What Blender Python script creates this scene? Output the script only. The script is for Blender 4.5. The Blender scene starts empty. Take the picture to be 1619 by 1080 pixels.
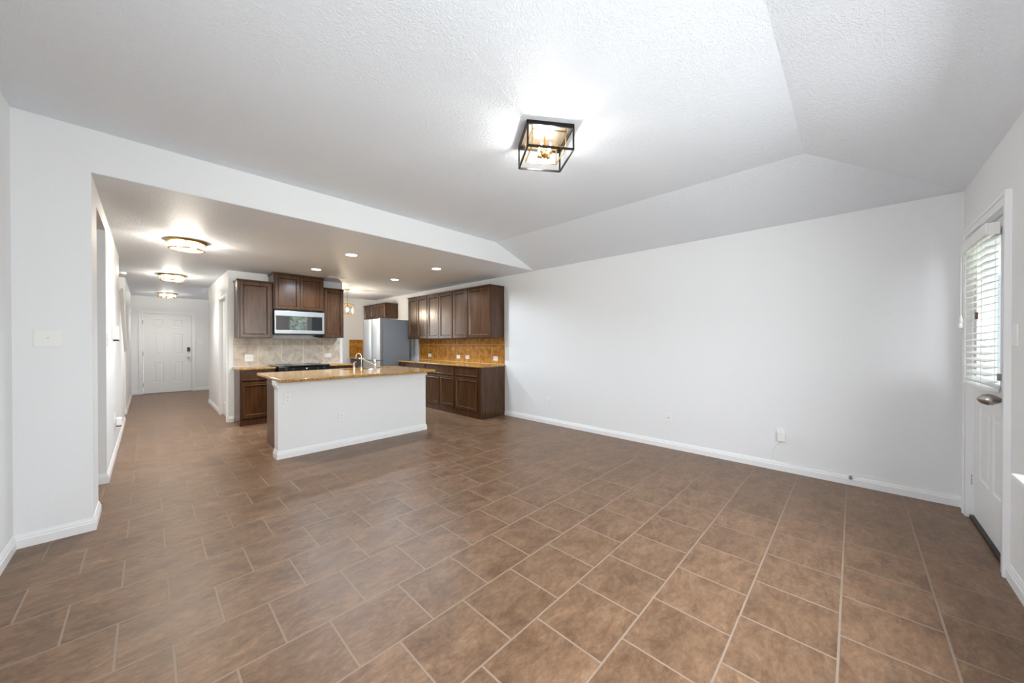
import bpy, bmesh, math, random
from mathutils import Matrix, Vector
random.seed(7)
SC = bpy.context.scene
COL = SC.collection
PI = math.pi

# ------------------------------------------------------------------ camera, world, exposure
CAM_H = 1.275
yaw, pitch, roll = math.radians(45.9382), math.radians(-0.3044), math.radians(-0.0529)
fw = Vector((math.sin(yaw)*math.cos(pitch), math.cos(yaw)*math.cos(pitch), math.sin(pitch)))
rt = Vector((math.cos(yaw), -math.sin(yaw), 0))
up = rt.cross(fw)
r2 = math.cos(roll)*rt + math.sin(roll)*up
u2 = -math.sin(roll)*rt + math.cos(roll)*up
cd = bpy.data.cameras.new('camera'); cam = bpy.data.objects.new('camera', cd); COL.objects.link(cam)
cd.sensor_width = 36; cd.lens = 36*558.0172/1619; cd.shift_y = 4.19/1619
cd.clip_start = 0.02; cd.clip_end = 200
m = Matrix.Identity(4)
for i in range(3):
    m[i][0] = r2[i]; m[i][1] = u2[i]; m[i][2] = -fw[i]
m[0][3], m[1][3], m[2][3] = 0, 0, CAM_H
cam.matrix_world = m
SC.camera = cam

W = bpy.data.worlds.new('sky'); SC.world = W; W.use_nodes = True
W.node_tree.nodes['Background'].inputs[0].default_value = (0.80, 0.90, 1.0, 1)
W.node_tree.nodes['Background'].inputs[1].default_value = 2.1

SC.view_settings.view_transform = 'Standard'; SC.view_settings.look = 'None'
SC.view_settings.exposure = 0.05; SC.view_settings.gamma = 1.0; SC.view_settings.use_curve_mapping = False
try:
    SC.cycles.use_denoising = True
    SC.cycles.max_bounces = 10; SC.cycles.diffuse_bounces = 6; SC.cycles.glossy_bounces = 4
    SC.cycles.transparent_max_bounces = 16
    SC.cycles.sample_clamp_indirect = 6.0; SC.cycles.caustics_refractive = False; SC.cycles.caustics_reflective = False
except Exception:
    pass

def area_light(name, loc, direction, sx, sy, power, color):
    l = bpy.data.lights.new(name, 'AREA'); l.shape = 'RECTANGLE'; l.size = sx; l.size_y = sy
    l.energy = power; l.color = color
    o = bpy.data.objects.new(name, l); COL.objects.link(o); o.location = loc
    o.rotation_euler = Vector(direction).to_track_quat('-Z', 'Z').to_euler()
    return o
# daylight through the living room window behind the camera; the unseen nook window is added to brighten the kitchen
area_light('daylight_living_window', (1.62, -1.10, 1.66), (0, 1, -0.30), 2.4, 1.5, 186, (0.92, 0.965, 1.0))
area_light('daylight_side_window', (-0.80, 0.75, 1.42), (1, 0, -0.20), 1.7, 1.25, 40, (0.92, 0.965, 1.0))
area_light('nook_fill_light', (1.55, 9.62, 1.5), (0, -1, 0), .85, 1.2, 35, (0.93, 0.97, 1.0))
sun = bpy.data.lights.new('sun', 'SUN'); sun.energy = 20; sun.angle = .01; sun.color = (1, .96, .88)
so_ = bpy.data.objects.new('sun', sun); COL.objects.link(so_); so_.rotation_euler = Vector((-.9, -.55, -.85)).to_track_quat('-Z', 'Z').to_euler()
LAMP_MAIN, LAMP_HALL, LAMP_CAN, LAMP_NOOK = 0.95, 1.0, 1.35, 5.0

# ------------------------------------------------------------------ dimensions (metres)
XL, XR = -0.579, 4.362            # living room left and right walls
YB, YH = -0.607, 3.716            # wall behind the camera with the patio door, plane of the header
ZK, ZT = 2.43, 2.72               # kitchen ceiling, raised ceiling
XC, YC = 3.507, 0.274             # where the raised ceiling starts to slope
XH = -0.26                        # hallway left wall
YF = 12.6                         # front door wall
YW = 7.17                         # range wall
YN = 9.45                         # nook far wall
TS, TX, TY = 0.3363, 0.5756, 0.041

# ------------------------------------------------------------------ mesh helpers
class MB:
    def __init__(s): s.bm = bmesh.new()
    def poly(s, pts):
        vs = [s.bm.verts.new(p) for p in pts]
        return s.bm.faces.new(vs)
    def hull(s, v8, faces):
        vs = [s.bm.verts.new(p) for p in v8]
        for f in faces: s.bm.faces.new([vs[i] for i in f])
    def box(s, x0, x1, y0, y1, z0, z1):
        x0, x1 = min(x0, x1), max(x0, x1); y0, y1 = min(y0, y1), max(y0, y1); z0, z1 = min(z0, z1), max(z0, z1)
        v = [(x0,y0,z0),(x1,y0,z0),(x1,y1,z0),(x0,y1,z0),(x0,y0,z1),(x1,y0,z1),(x1,y1,z1),(x0,y1,z1)]
        s.hull(v, [(0,3,2,1),(4,5,6,7),(0,1,5,4),(1,2,6,5),(2,3,7,6),(3,0,4,7)]); return s
    def prism(s, pts, d):
        """extrude polygon pts (3d, planar) by vector d"""
        d = Vector(d); n = len(pts)
        a = [s.bm.verts.new(p) for p in pts]; b = [s.bm.verts.new(Vector(p)+d) for p in pts]
        s.bm.faces.new(a[::-1]); s.bm.faces.new(b)
        for i in range(n):
            j = (i+1) % n; s.bm.faces.new([a[i], a[j], b[j], b[i]])
        return s
    def rects(s, x0, x1, z0, z1, loops, back=True):
        """nested rectangles facing -y: loops = [(inset, y), ...] from the back edge inwards"""
        prev = None; first = None
        for ins, y in loops:
            c = [s.bm.verts.new(p) for p in ((x0+ins,y,z0+ins),(x1-ins,y,z0+ins),(x1-ins,y,z1-ins),(x0+ins,y,z1-ins))]
            if prev:
                for i in range(4):
                    j = (i+1) % 4; s.bm.faces.new([prev[i], prev[j], c[j], c[i]])
            else: first = c
            prev = c
        s.bm.faces.new(prev)
        if back: s.bm.faces.new(first[::-1])
        return s
    def lathe(s, prof, c=(0,0,0), seg=24, axis='z', caps=True):
        """prof = [(r, h), ...] turned about axis through c"""
        rings = []
        for r, h in prof:
            ring = []
            for k in range(seg):
                a = 2*PI*k/seg; p = (r*math.cos(a), r*math.sin(a), h)
                if axis == 'y': p = (p[0], p[2], -p[1])
                if axis == 'x': p = (p[2], p[0], p[1])
                ring.append(s.bm.verts.new((p[0]+c[0], p[1]+c[1], p[2]+c[2])))
            rings.append(ring)
        for a, b in zip(rings, rings[1:]):
            for k in range(seg):
                j = (k+1) % seg; s.bm.faces.new([a[k], a[j], b[j], b[k]])
        if caps:
            for ring in (rings[0][::-1], rings[-1]):
                try: s.bm.faces.new(ring)
                except ValueError: pass
        return s
    def tube(s, pts, r, seg=10, closed=False):
        pts = [Vector(p) for p in pts]; n = len(pts); rings = []
        rr = r if isinstance(r, (list, tuple)) else [r]*n
        ref = None
        for i, p in enumerate(pts):
            if closed: t = (pts[(i+1) % n]-pts[i-1]).normalized()
            else: t = (pts[min(i+1, n-1)]-pts[max(i-1, 0)]).normalized()
            if ref is None:
                ref = Vector((0,0,1)) if abs(t.z) < .9 else Vector((1,0,0))
            u = t.cross(ref).normalized(); v = t.cross(u).normalized(); ref = -v if v.dot(ref) < 0 else v
            u = t.cross(ref).normalized(); v = ref
            rings.append([s.bm.verts.new(p + rr[i]*(math.cos(2*PI*k/seg)*u + math.sin(2*PI*k/seg)*v)) for k in range(seg)])
        for a, b in list(zip(rings, rings[1:])) + ([(rings[-1], rings[0])] if closed else []):
            for k in range(seg):
                j = (k+1) % seg; s.bm.faces.new([a[k], a[j], b[j], b[k]])
        if not closed:
            s.bm.faces.new(rings[0][::-1]); s.bm.faces.new(rings[-1])
        return s
    def bar(s, a, b, w, d=None):
        """square bar from a to b"""
        d = d or w; a = Vector(a); b = Vector(b); t = (b-a).normalized()
        ref = Vector((0,0,1)) if abs(t.z) < .9 else Vector((1,0,0))
        u = t.cross(ref).normalized()*w/2; v = t.cross(u).normalized()*d/2
        q = [a-u-v, a+u-v, a+u+v, a-u+v]
        return s.prism(q, b-a)
    def xf(s, M): bmesh.ops.transform(s.bm, matrix=M, verts=s.bm.verts); return s
    def build(s, name, mat, parent=None, bevel=0, smooth=False, seg=2):
        bmesh.ops.recalc_face_normals(s.bm, faces=s.bm.faces)
        me = bpy.data.meshes.new(name)
        if smooth:
            for f in s.bm.faces: f.smooth = True
        s.bm.to_mesh(me); s.bm.free()
        o = bpy.data.objects.new(name, me); COL.objects.link(o)
        me.materials.append(mat)
        if parent: o.parent = parent
        if bevel:
            b = o.modifiers.new('bevel', 'BEVEL'); b.width = bevel; b.segments = seg; b.limit_method = 'ANGLE'; b.angle_limit = math.radians(40)
        if smooth:
            try:
                e = o.modifiers.new('edges', 'EDGE_SPLIT'); e.split_angle = math.radians(45)
            except Exception: pass
        return o

def tag(o, label=None, cat=None, group=None, kind=None):
    if label: o['label'] = label
    if cat: o['category'] = cat
    if group: o['group'] = group
    if kind: o['kind'] = kind
    return o
def thing(name, label, cat, loc=(0,0,0), rz=0, group=None):
    o = bpy.data.objects.new(name, None); COL.objects.link(o)
    o.empty_display_size = .05
    o.location = loc; o.rotation_euler = (0, 0, rz)
    return tag(o, label, cat, group)
def struct(o): o['kind'] = 'structure'; return o
def kids(o): return [c for c in bpy.data.objects if c.parent == o]
def copy_thing(root, loc, rz=None, label=None):
    r = root.copy(); COL.objects.link(r); r.location = loc
    if rz is not None: r.rotation_euler = (0, 0, rz)
    if label: r['label'] = label
    for ch in kids(root):
        c = ch.copy(); COL.objects.link(c); c.parent = r
        for g in kids(ch):
            d = g.copy(); COL.objects.link(d); d.parent = c
    return r
FACE_MY, FACE_MX, FACE_PY, FACE_PX = 0, -PI/2, PI, PI/2   # which way the local -y front looks

# ------------------------------------------------------------------ materials
def new_mat(name):
    mt = bpy.data.materials.new(name); mt.use_nodes = True
    nt = mt.node_tree; return mt, nt, nt.nodes['Principled BSDF']
def N(nt, t, **kw):
    n = nt.nodes.new(t)
    for k, v in kw.items():
        if k in n.inputs: n.inputs[k].default_value = v
        else: setattr(n, k, v)
    return n
def plain(name, col, rough=.5, metal=0, spec=.5, bump=0, bscale=200, coat=0, var=0):
    mt, nt, p = new_mat(name)
    p.inputs['Base Color'].default_value = (*col, 1); p.inputs['Roughness'].default_value = rough
    p.inputs['Metallic'].default_value = metal; p.inputs['Specular IOR Level'].default_value = spec
    if coat: p.inputs['Coat Weight'].default_value = coat; p.inputs['Coat Roughness'].default_value = .12
    tc = N(nt, 'ShaderNodeTexCoord')
    nz = N(nt, 'ShaderNodeTexNoise', Scale=bscale, Detail=3.0)
    nt.links.new(tc.outputs['Object'], nz.inputs['Vector'])
    if bump:
        b = N(nt, 'ShaderNodeBump', Strength=bump, Distance=.003)
        nt.links.new(nz.outputs['Fac'], b.inputs['Height']); nt.links.new(b.outputs['Normal'], p.inputs['Normal'])
    if var:
        r = N(nt, 'ShaderNodeMapRange'); r.inputs['To Min'].default_value = 1-var; r.inputs['To Max'].default_value = 1+var
        nt.links.new(nz.outputs['Fac'], r.inputs['Value'])
        mx = N(nt, 'ShaderNodeMix', data_type='RGBA', blend_type='MULTIPLY'); mx.inputs[0].default_value = 1
        mx.inputs[6].default_value = (*col, 1); nt.links.new(r.outputs[0], mx.inputs[7]); nt.links.new(mx.outputs[2], p.inputs['Base Color'])
    return mt
def emit(name, col, s):
    mt = bpy.data.materials.new(name); mt.use_nodes = True; nt = mt.node_tree; nt.nodes.clear()
    e = N(nt, 'ShaderNodeEmission', Color=(*col, 1), Strength=s); o = N(nt, 'ShaderNodeOutputMaterial')
    nt.links.new(e.outputs[0], o.inputs[0]); return mt
def clear_glass(name, tint=(1,1,1), frost=0.0, refl=1.0):
    mt = bpy.data.materials.new(name); mt.use_nodes = True; nt = mt.node_tree; nt.nodes.clear()
    t = N(nt, 'ShaderNodeBsdfTransparent', Color=(*tint, 1)); g = N(nt, 'ShaderNodeBsdfGlossy', Roughness=.03)
    f0 = N(nt, 'ShaderNodeLayerWeight', Blend=.5); f1 = N(nt, 'ShaderNodeMath', operation='POWER'); f1.inputs[1].default_value = 4.5
    nt.links.new(f0.outputs['Facing'], f1.inputs[0]); f = N(nt, 'ShaderNodeMath', operation='MULTIPLY_ADD'); f.inputs[1].default_value = .92; f.inputs[2].default_value = .05
    nt.links.new(f1.outputs[0], f.inputs[0]); mx = N(nt, 'ShaderNodeMixShader'); o = N(nt, 'ShaderNodeOutputMaterial')
    body = t
    if frost:
        tl = N(nt, 'ShaderNodeBsdfTranslucent', Color=(*tint, 1)); m2 = N(nt, 'ShaderNodeMixShader'); m2.inputs[0].default_value = frost
        nt.links.new(t.outputs[0], m2.inputs[1]); nt.links.new(tl.outputs[0], m2.inputs[2]); body = m2
    mul = N(nt, 'ShaderNodeMath', operation='MULTIPLY'); mul.inputs[1].default_value = refl
    nt.links.new(f.outputs[0], mul.inputs[0]); nt.links.new(mul.outputs[0], mx.inputs[0])
    nt.links.new(body.outputs[0], mx.inputs[1]); nt.links.new(g.outputs[0], mx.inputs[2]); nt.links.new(mx.outputs[0], o.inputs[0])
    return mt
def plaster(name, col, scale, strength, dist=.004):
    mt, nt, p = new_mat(name)
    p.inputs['Base Color'].default_value = (*col, 1); p.inputs['Roughness'].default_value = .55; p.inputs['Specular IOR Level'].default_value = .3
    geo = N(nt, 'ShaderNodeNewGeometry')
    a = N(nt, 'ShaderNodeTexNoise', Scale=scale, Detail=2.0, Roughness=.5, Distortion=1.2)
    b = N(nt, 'ShaderNodeTexNoise', Scale=scale*3.1, Detail=1.0)
    nt.links.new(geo.outputs['Position'], a.inputs['Vector']); nt.links.new(geo.outputs['Position'], b.inputs['Vector'])
    r = N(nt, 'ShaderNodeValToRGB'); r.color_ramp.elements[0].position = .42; r.color_ramp.elements[1].position = .60
    nt.links.new(a.outputs['Fac'], r.inputs[0])
    ad = N(nt, 'ShaderNodeMath', operation='MULTIPLY_ADD'); ad.inputs[1].default_value = .35
    nt.links.new(b.outputs['Fac'], ad.inputs[0]); nt.links.new(r.outputs[0], ad.inputs[2])
    bm_ = N(nt, 'ShaderNodeBump', Strength=strength, Distance=dist)
    nt.links.new(ad.outputs[0], bm_.inputs['Height']); nt.links.new(bm_.outputs['Normal'], p.inputs['Normal'])
    return mt
def tile_floor():
    mt, nt, p = new_mat('floor_tile'); L = nt.links.new
    geo = N(nt, 'ShaderNodeNewGeometry')
    off = N(nt, 'ShaderNodeVectorMath', operation='ADD'); off.inputs[1].default_value = (-TX+TS/2+TS*40, -TY+TS*40, 0)
    L(geo.outputs['Position'], off.inputs[0])
    br = N(nt, 'ShaderNodeTexBrick', offset=.5, offset_frequency=2, squash=1.0)
    br.inputs['Scale'].default_value = 1; br.inputs['Mortar Size'].default_value = .0044; br.inputs['Mortar Smooth'].default_value = .15
    br.inputs['Brick Width'].default_value = TS; br.inputs['Row Height'].default_value = TS; br.inputs['Bias'].default_value = 0
    br.inputs['Color1'].default_value = (0,0,0,1); br.inputs['Color2'].default_value = (1,1,1,1); br.inputs['Mortar'].default_value = (.5,.5,.5,1)
    L(off.outputs[0], br.inputs['Vector'])
    # a per-tile shift of the stone figure
    sh = N(nt, 'ShaderNodeVectorMath', operation='MULTIPLY'); sh.inputs[1].default_value = (37, 53, 71); L(br.outputs['Color'], sh.inputs[0])
    ps = N(nt, 'ShaderNodeVectorMath', operation='ADD'); L(geo.outputs['Position'], ps.inputs[0]); L(sh.outputs[0], ps.inputs[1])
    st = N(nt, 'ShaderNodeMapping'); st.inputs['Scale'].default_value = (4.5, 8.5, 1); L(ps.outputs[0], st.inputs['Vector'])
    n1 = N(nt, 'ShaderNodeTexNoise', Scale=1.0, Detail=14.0, Roughness=.82, Distortion=.45); L(st.outputs[0], n1.inputs['Vector'])
    n2 = N(nt, 'ShaderNodeTexNoise', Scale=5.0, Detail=4.0, Roughness=.6); L(ps.outputs[0], n2.inputs['Vector'])
    r = N(nt, 'ShaderNodeValToRGB'); e = r.color_ramp.elements
    e[0].position = .30; e[0].color = (.085, .045, .024, 1); e[1].position = .73; e[1].color = (.350, .218, .134, 1)
    k = e.new(.47); k.color = (.172, .098, .055, 1)
    k = e.new(.58); k.color = (.227, .134, .079, 1)
    L(n1.outputs['Fac'], r.inputs[0])
    gr = N(nt, 'ShaderNodeMix', data_type='RGBA'); gr.inputs[7].default_value = (.155, .125, .095, 1)
    rr = N(nt, 'ShaderNodeMapRange'); rr.inputs['From Min'].default_value = .60; rr.inputs['From Max'].default_value = .75; rr.inputs['To Max'].default_value = .35
    L(n2.outputs['Fac'], rr.inputs['Value']); L(rr.outputs[0], gr.inputs[0]); L(r.outputs[0], gr.inputs[6])
    # tile-to-tile shade
    tn = N(nt, 'ShaderNodeMapRange'); tn.inputs['To Min'].default_value = .95; tn.inputs['To Max'].default_value = 1.05; L(br.outputs['Color'], tn.inputs['Value'])
    sm_ = N(nt, 'ShaderNodeMapping'); sm_.inputs['Scale'].default_value = (30, 52, 1); L(ps.outputs[0], sm_.inputs['Vector'])
    n3 = N(nt, 'ShaderNodeTexNoise', Scale=1.0, Detail=8.0, Roughness=.72, Distortion=.3); L(sm_.outputs[0], n3.inputs['Vector'])
    fk = N(nt, 'ShaderNodeMapRange'); fk.inputs['From Min'].default_value = .34; fk.inputs['From Max'].default_value = .66; fk.inputs['To Min'].default_value = .80; fk.inputs['To Max'].default_value = 1.17
    L(n3.outputs['Fac'], fk.inputs['Value'])
    tf = N(nt, 'ShaderNodeMath', operation='MULTIPLY'); L(tn.outputs[0], tf.inputs[0]); L(fk.outputs[0], tf.inputs[1])
    mu = N(nt, 'ShaderNodeMix', data_type='RGBA', blend_type='MULTIPLY'); mu.inputs[0].default_value = 1; L(gr.outputs[2], mu.inputs[6]); L(tf.outputs[0], mu.inputs[7])
    fin = N(nt, 'ShaderNodeMix', data_type='RGBA'); fin.inputs[7].default_value = (.285, .214, .162, 1)
    L(br.outputs['Fac'], fin.inputs[0]); L(mu.outputs[2], fin.inputs[6]); L(fin.outputs[2], p.inputs['Base Color'])
    ro = N(nt, 'ShaderNodeMapRange'); ro.inputs['To Min'].default_value = .26; ro.inputs['To Max'].default_value = .46; L(n1.outputs['Fac'], ro.inputs['Value'])
    rm = N(nt, 'ShaderNodeMix', data_type='FLOAT'); rm.inputs[3].default_value = .8; L(br.outputs['Fac'], rm.inputs[0]); L(ro.outputs[0], rm.inputs[2]); L(rm.outputs[0], p.inputs['Roughness'])
    p.inputs['Specular IOR Level'].default_value = .28
    hh = N(nt, 'ShaderNodeMath', operation='MULTIPLY_ADD'); hh.inputs[1].default_value = -1.0; L(br.outputs['Fac'], hh.inputs[0])
    h2 = N(nt, 'ShaderNodeMath', operation='MULTIPLY'); h2.inputs[1].default_value = .55; L(n1.outputs['Fac'], h2.inputs[0]); L(h2.outputs[0], hh.inputs[2])
    b = N(nt, 'ShaderNodeBump', Strength=.35, Distance=.004); L(hh.outputs[0], b.inputs['Height']); L(b.outputs['Normal'], p.inputs['Normal'])
    return mt
def splash_tile(name, lo, mid, hi, grout, axis, x0, z0, s=.3432):
    """square wall tiles with thin grout; axis = world axis that runs along the wall"""
    mt, nt, p = new_mat(name); L = nt.links.new
    geo = N(nt, 'ShaderNodeNewGeometry'); sp = N(nt, 'ShaderNodeSeparateXYZ'); L(geo.outputs['Position'], sp.inputs[0])
    cb = N(nt, 'ShaderNodeCombineXYZ'); L(sp.outputs[axis], cb.inputs[0]); L(sp.outputs['Z'], cb.inputs[1])
    off = N(nt, 'ShaderNodeVectorMath', operation='ADD'); off.inputs[1].default_value = (-x0+s*40, -z0+s*40, 0); L(cb.outputs[0], off.inputs[0])
    br = N(nt, 'ShaderNodeTexBrick', offset=0.0, offset_frequency=2, squash=1.0)
    br.inputs['Scale'].default_value = 1; br.inputs['Mortar Size'].default_value = .0035; br.inputs['Brick Width'].default_value = s; br.inputs['Row Height'].default_value = s
    br.inputs['Color1'].default_value = (0,0,0,1); br.inputs['Color2'].default_value = (1,1,1,1)
    L(off.outputs[0], br.inputs['Vector'])
    sh = N(nt, 'ShaderNodeVectorMath', operation='MULTIPLY'); sh.inputs[1].default_value = (31, 47, 29); L(br.outputs['Color'], sh.inputs[0])
    ps = N(nt, 'ShaderNodeVectorMath', operation='ADD'); L(geo.outputs['Position'], ps.inputs[0]); L(sh.outputs[0], ps.inputs[1])
    n1 = N(nt, 'ShaderNodeTexNoise', Scale=9.0, Detail=7.0, Roughness=.62, Distortion=1.0); L(ps.outputs[0], n1.inputs['Vector'])
    r = N(nt, 'ShaderNodeValToRGB'); e = r.color_ramp.elements
    e[0].position = .3; e[0].color = (*lo, 1); e[1].position = .72; e[1].color = (*hi, 1); k = e.new(.5); k.color = (*mid, 1)
    L(n1.outputs['Fac'], r.inputs[0])
    fin = N(nt, 'ShaderNodeMix', data_type='RGBA'); fin.inputs[7].default_value = (*grout, 1)
    L(br.outputs['Fac'], fin.inputs[0]); L(r.outputs[0], fin.inputs[6]); L(fin.outputs[2], p.inputs['Base Color'])
    p.inputs['Roughness'].default_value = .5; p.inputs['Specular IOR Level'].default_value = .3
    b = N(nt, 'ShaderNodeBump', Strength=.4, Distance=.002, invert=True); L(br.outputs['Fac'], b.inputs['Height']); L(b.outputs['Normal'], p.inputs['Normal'])
    return mt
def granite():
    mt, nt, p = new_mat('granite'); L = nt.links.new
    tc = N(nt, 'ShaderNodeNewGeometry')
    v = N(nt, 'ShaderNodeTexVoronoi', Scale=190.0); n = N(nt, 'ShaderNodeTexNoise', Scale=36.0, Detail=6.0, Roughness=.7)
    L(tc.outputs['Position'], v.inputs['Vector']); L(tc.outputs['Position'], n.inputs['Vector'])
    r = N(nt, 'ShaderNodeValToRGB'); e = r.color_ramp.elements
    e[0].position = .30; e[0].color = (.05, .03, .02, 1); e[1].position = .75; e[1].color = (.62, .40, .17, 1)
    k = e.new(.42); k.color = (.33, .175, .05, 1); k = e.new(.58); k.color = (.50, .27, .075, 1)
    mx = N(nt, 'ShaderNodeMix', data_type='FLOAT'); mx.inputs[0].default_value = .35
    sep = N(nt, 'ShaderNodeSeparateColor'); L(v.outputs['Color'], sep.inputs[0])
    L(n.outputs['Fac'], mx.inputs[2]); L(sep.outputs[0], mx.inputs[3]); L(mx.outputs[0], r.inputs[0]); L(r.outputs[0], p.inputs['Base Color'])
    p.inputs['Roughness'].default_value = .09; p.inputs['Specular IOR Level'].default_value = .35; return mt
def wood(name, dark, light, rough=.30):
    mt, nt, p = new_mat(name); L = nt.links.new
    tc = N(nt, 'ShaderNodeTexCoord'); mp = N(nt, 'ShaderNodeMapping'); mp.inputs['Scale'].default_value = (14, 14, 1.4); L(tc.outputs['Object'], mp.inputs['Vector'])
    n = N(nt, 'ShaderNodeTexNoise', Scale=1.6, Detail=7.0, Roughness=.62, Distortion=.7); L(mp.outputs[0], n.inputs['Vector'])
    r = N(nt, 'ShaderNodeValToRGB'); e = r.color_ramp.elements
    e[0].position = .32; e[0].color = (*dark, 1); e[1].position = .72; e[1].color = (*light, 1)
    L(n.outputs['Fac'], r.inputs[0]); L(r.outputs[0], p.inputs['Base Color'])
    p.inputs['Roughness'].default_value = rough; p.inputs['Specular IOR Level'].default_value = .48
    b = N(nt, 'ShaderNodeBump', Strength=.05, Distance=.002); L(n.outputs['Fac'], b.inputs['Height']); L(b.outputs['Normal'], p.inputs['Normal'])
    return mt
def brushed(name, col, rough):
    mt, nt, p = new_mat(name); L = nt.links.new
    p.inputs['Base Color'].default_value = (*col, 1); p.inputs['Metallic'].default_value = 1; p.inputs['Roughness'].default_value = rough
    tc = N(nt, 'ShaderNodeTexCoord'); mp = N(nt, 'ShaderNodeMapping'); mp.inputs['Scale'].default_value = (400, 400, 4); L(tc.outputs['Object'], mp.inputs['Vector'])
    n = N(nt, 'ShaderNodeTexNoise', Scale=1.0, Detail=3.0); L(mp.outputs[0], n.inputs['Vector'])
    b = N(nt, 'ShaderNodeBump', Strength=.05, Distance=.001); L(n.outputs['Fac'], b.inputs['Height']); L(b.outputs['Normal'], p.inputs['Normal'])
    return mt
M_wall = plaster('wall_paint', (.81, .818, .828), 70, .12, .003)
M_ceil = plaster('ceiling_knockdown', (.805, .838, .885), 62, .40, .005)
M_trim = plain('white_trim', (.86, .865, .87), .35)
M_door = plain('white_door', (.83, .835, .84), .38)
M_floor = tile_floor()
M_wood = wood('espresso_wood', (.043, .0165, .0055), (.096, .0405, .0135), .27)
M_gran = granite()
M_splash_w = splash_tile('stone_tile_warm_lit', (.21, .075, .008), (.42, .180, .022), (.60, .31, .07), (.66, .45, .22), 'Y', 4.729-.3432*2, .8895)  # same stone as behind the range, with warm light put into its colour
M_splash_r = splash_tile('stone_tile_cool_lit', (.40, .335, .26), (.56, .49, .405), (.70, .64, .55), (.76, .70, .60), 'X', 1.287, .8895, .3395)  # same stone again, coloured paler and greyer for the cooler light here
M_steel = brushed('brushed_steel', (.38, .39, .40), .40)
M_fside = plain('grey_fridge_side', (.17, .18, .195), .42, bump=.1, bscale=900)
M_black = plain('black_enamel', (.012, .012, .013), .18)
M_blackm = plain('black_plastic', (.02, .02, .021), .45)
M_glassblk = plain('black_glass', (.008, .009, .010), .03, spec=1.0)
M_glassblk.node_tree.nodes['Principled BSDF'].inputs['IOR'].default_value = 2.1
M_plate = plain('white_plastic', (.84, .84, .82), .35)
M_slot = plain('dark_slot', (.05, .05, .05), .6)
M_bronze = plain('dark_bronze_metal', (.018, .015, .013), .38, metal=.6)
M_brass = plain('brushed_brass', (.62, .38, .12), .28, metal=1)
M_brassd = plain('antique_gold', (.50, .31, .10), .34, metal=1)
M_canopy = plain('pale_satin_metal', (.74, .70, .62), .32, metal=1)
M_chrome = plain('chrome', (.82, .83, .85), .10, metal=1)
M_nickel = plain('satin_nickel', (.42, .40, .37), .30, metal=1)
M_pane = clear_glass('clear_pane')
M_winpane = clear_glass('window_pane', refl=.6)
M_drum = clear_glass('rippled_lamp_glass', (1.0, .94, .82), frost=.09)
M_candle = plain('ivory_candle_sleeve', (.80, .76, .66), .5)
M_bulb = emit('warm_bulb', (1.0, .97, .92), 1100*LAMP_MAIN)
M_bulbh = [emit('hall_bulb', (1.0, .985, .96), 150*LAMP_HALL*k) for k in (6.0, 4.2, 1.8)]
M_bulbn = emit('nook_bulb', (1.0, .84, .62), 220*LAMP_NOOK)
M_can = emit('recessed_lens', (.96, .98, 1.0), 9*LAMP_CAN)
M_blind = plain('white_faux_wood', (.86, .86, .84), .4)
M_tassel = plain('brown_wood_tassel', (.16, .07, .04), .5)
M_led = emit('clock_digits', (.75, .90, 1.0), 2.5)
M_leaf = plain('foliage', (.22, .38, .07), .6, var=.6, bscale=14)
M_siding = plain('pale_blue_siding', (.38, .46, .52), .6)
M_lawn = plain('lawn', (.12, .18, .05), .9, var=.5, bscale=20)
M_paver = plain('patio_concrete', (.45, .43, .40), .8, var=.2, bscale=9)

# ------------------------------------------------------------------ the setting
T = .12
struct(MB().box(-2.2, 4.6, YB-.16, 13.0, -.12, 0).build('floor', M_floor))
# raised ceiling with slopes on the right and towards the patio door wall
b = MB()
b.poly([(XL,YC,ZT),(XC,YC,ZT),(XC,YH,ZT),(XL,YH,ZT)])
b.poly([(XC,YC,ZT),(XR,YB,ZK),(XR,YH,ZK),(XC,YH,ZT)])
b.poly([(XL,YB,ZK),(XR,YB,ZK),(XC,YC,ZT),(XL,YC,ZT)])
bmesh.ops.remove_doubles(b.bm, verts=b.bm.verts, dist=1e-4)
bmesh.ops.recalc_face_normals(b.bm, faces=b.bm.faces)
for f in b.bm.faces:
    if f.normal.z > 0: f.normal_flip()
me = bpy.data.meshes.new('ceiling'); b.bm.to_mesh(me); b.bm.free(); me.materials.append(M_ceil)
o = bpy.data.objects.new('ceiling', me); COL.objects.link(o); struct(o)
sm = o.modifiers.new('solid', 'SOLIDIFY'); sm.thickness = .08; sm.offset = -1
struct(MB().box(-2.2, 4.6, YH+.004, 13.0, ZK, ZK+.12).build('ceiling_kitchen', M_ceil))

# patio door wall with the door opening and the living room window
DX0, DX1, DH = 3.28, 4.16, 2.03
WX0, WX1, WZ0, WZ1 = .52, 2.72, .66, 2.06
b = MB(); y0, y1 = YB-T, YB
for x0, x1, z0, z1 in ((XL-T, WX0, 0, 2.9), (WX1, DX0, 0, 2.9), (DX1, XR+T, 0, 2.9), (WX0, WX1, 0, WZ0), (WX0, WX1, WZ1, 2.9), (DX0, DX1, DH, 2.9)):
    b.box(x0, x1, y0, y1, z0, z1)
struct(b.build('wall_back', M_wall))
struct(MB().box(XR, XR+T, YB, YN+T, 0, 2.9).build('wall_right', M_wall))
LY0, LY1, LZ0, LZ1 = -.10, 1.60, .80, 2.05
b = MB()
for ya, yb, z0, z1 in ((YB, LY0, 0, 2.9), (LY1, YH, 0, 2.9), (LY0, LY1, 0, LZ0), (LY0, LY1, LZ1, 2.9)):
    b.box(XL-T, XL, ya, yb, z0, z1)
struct(b.build('wall_left', M_wall))
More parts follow.
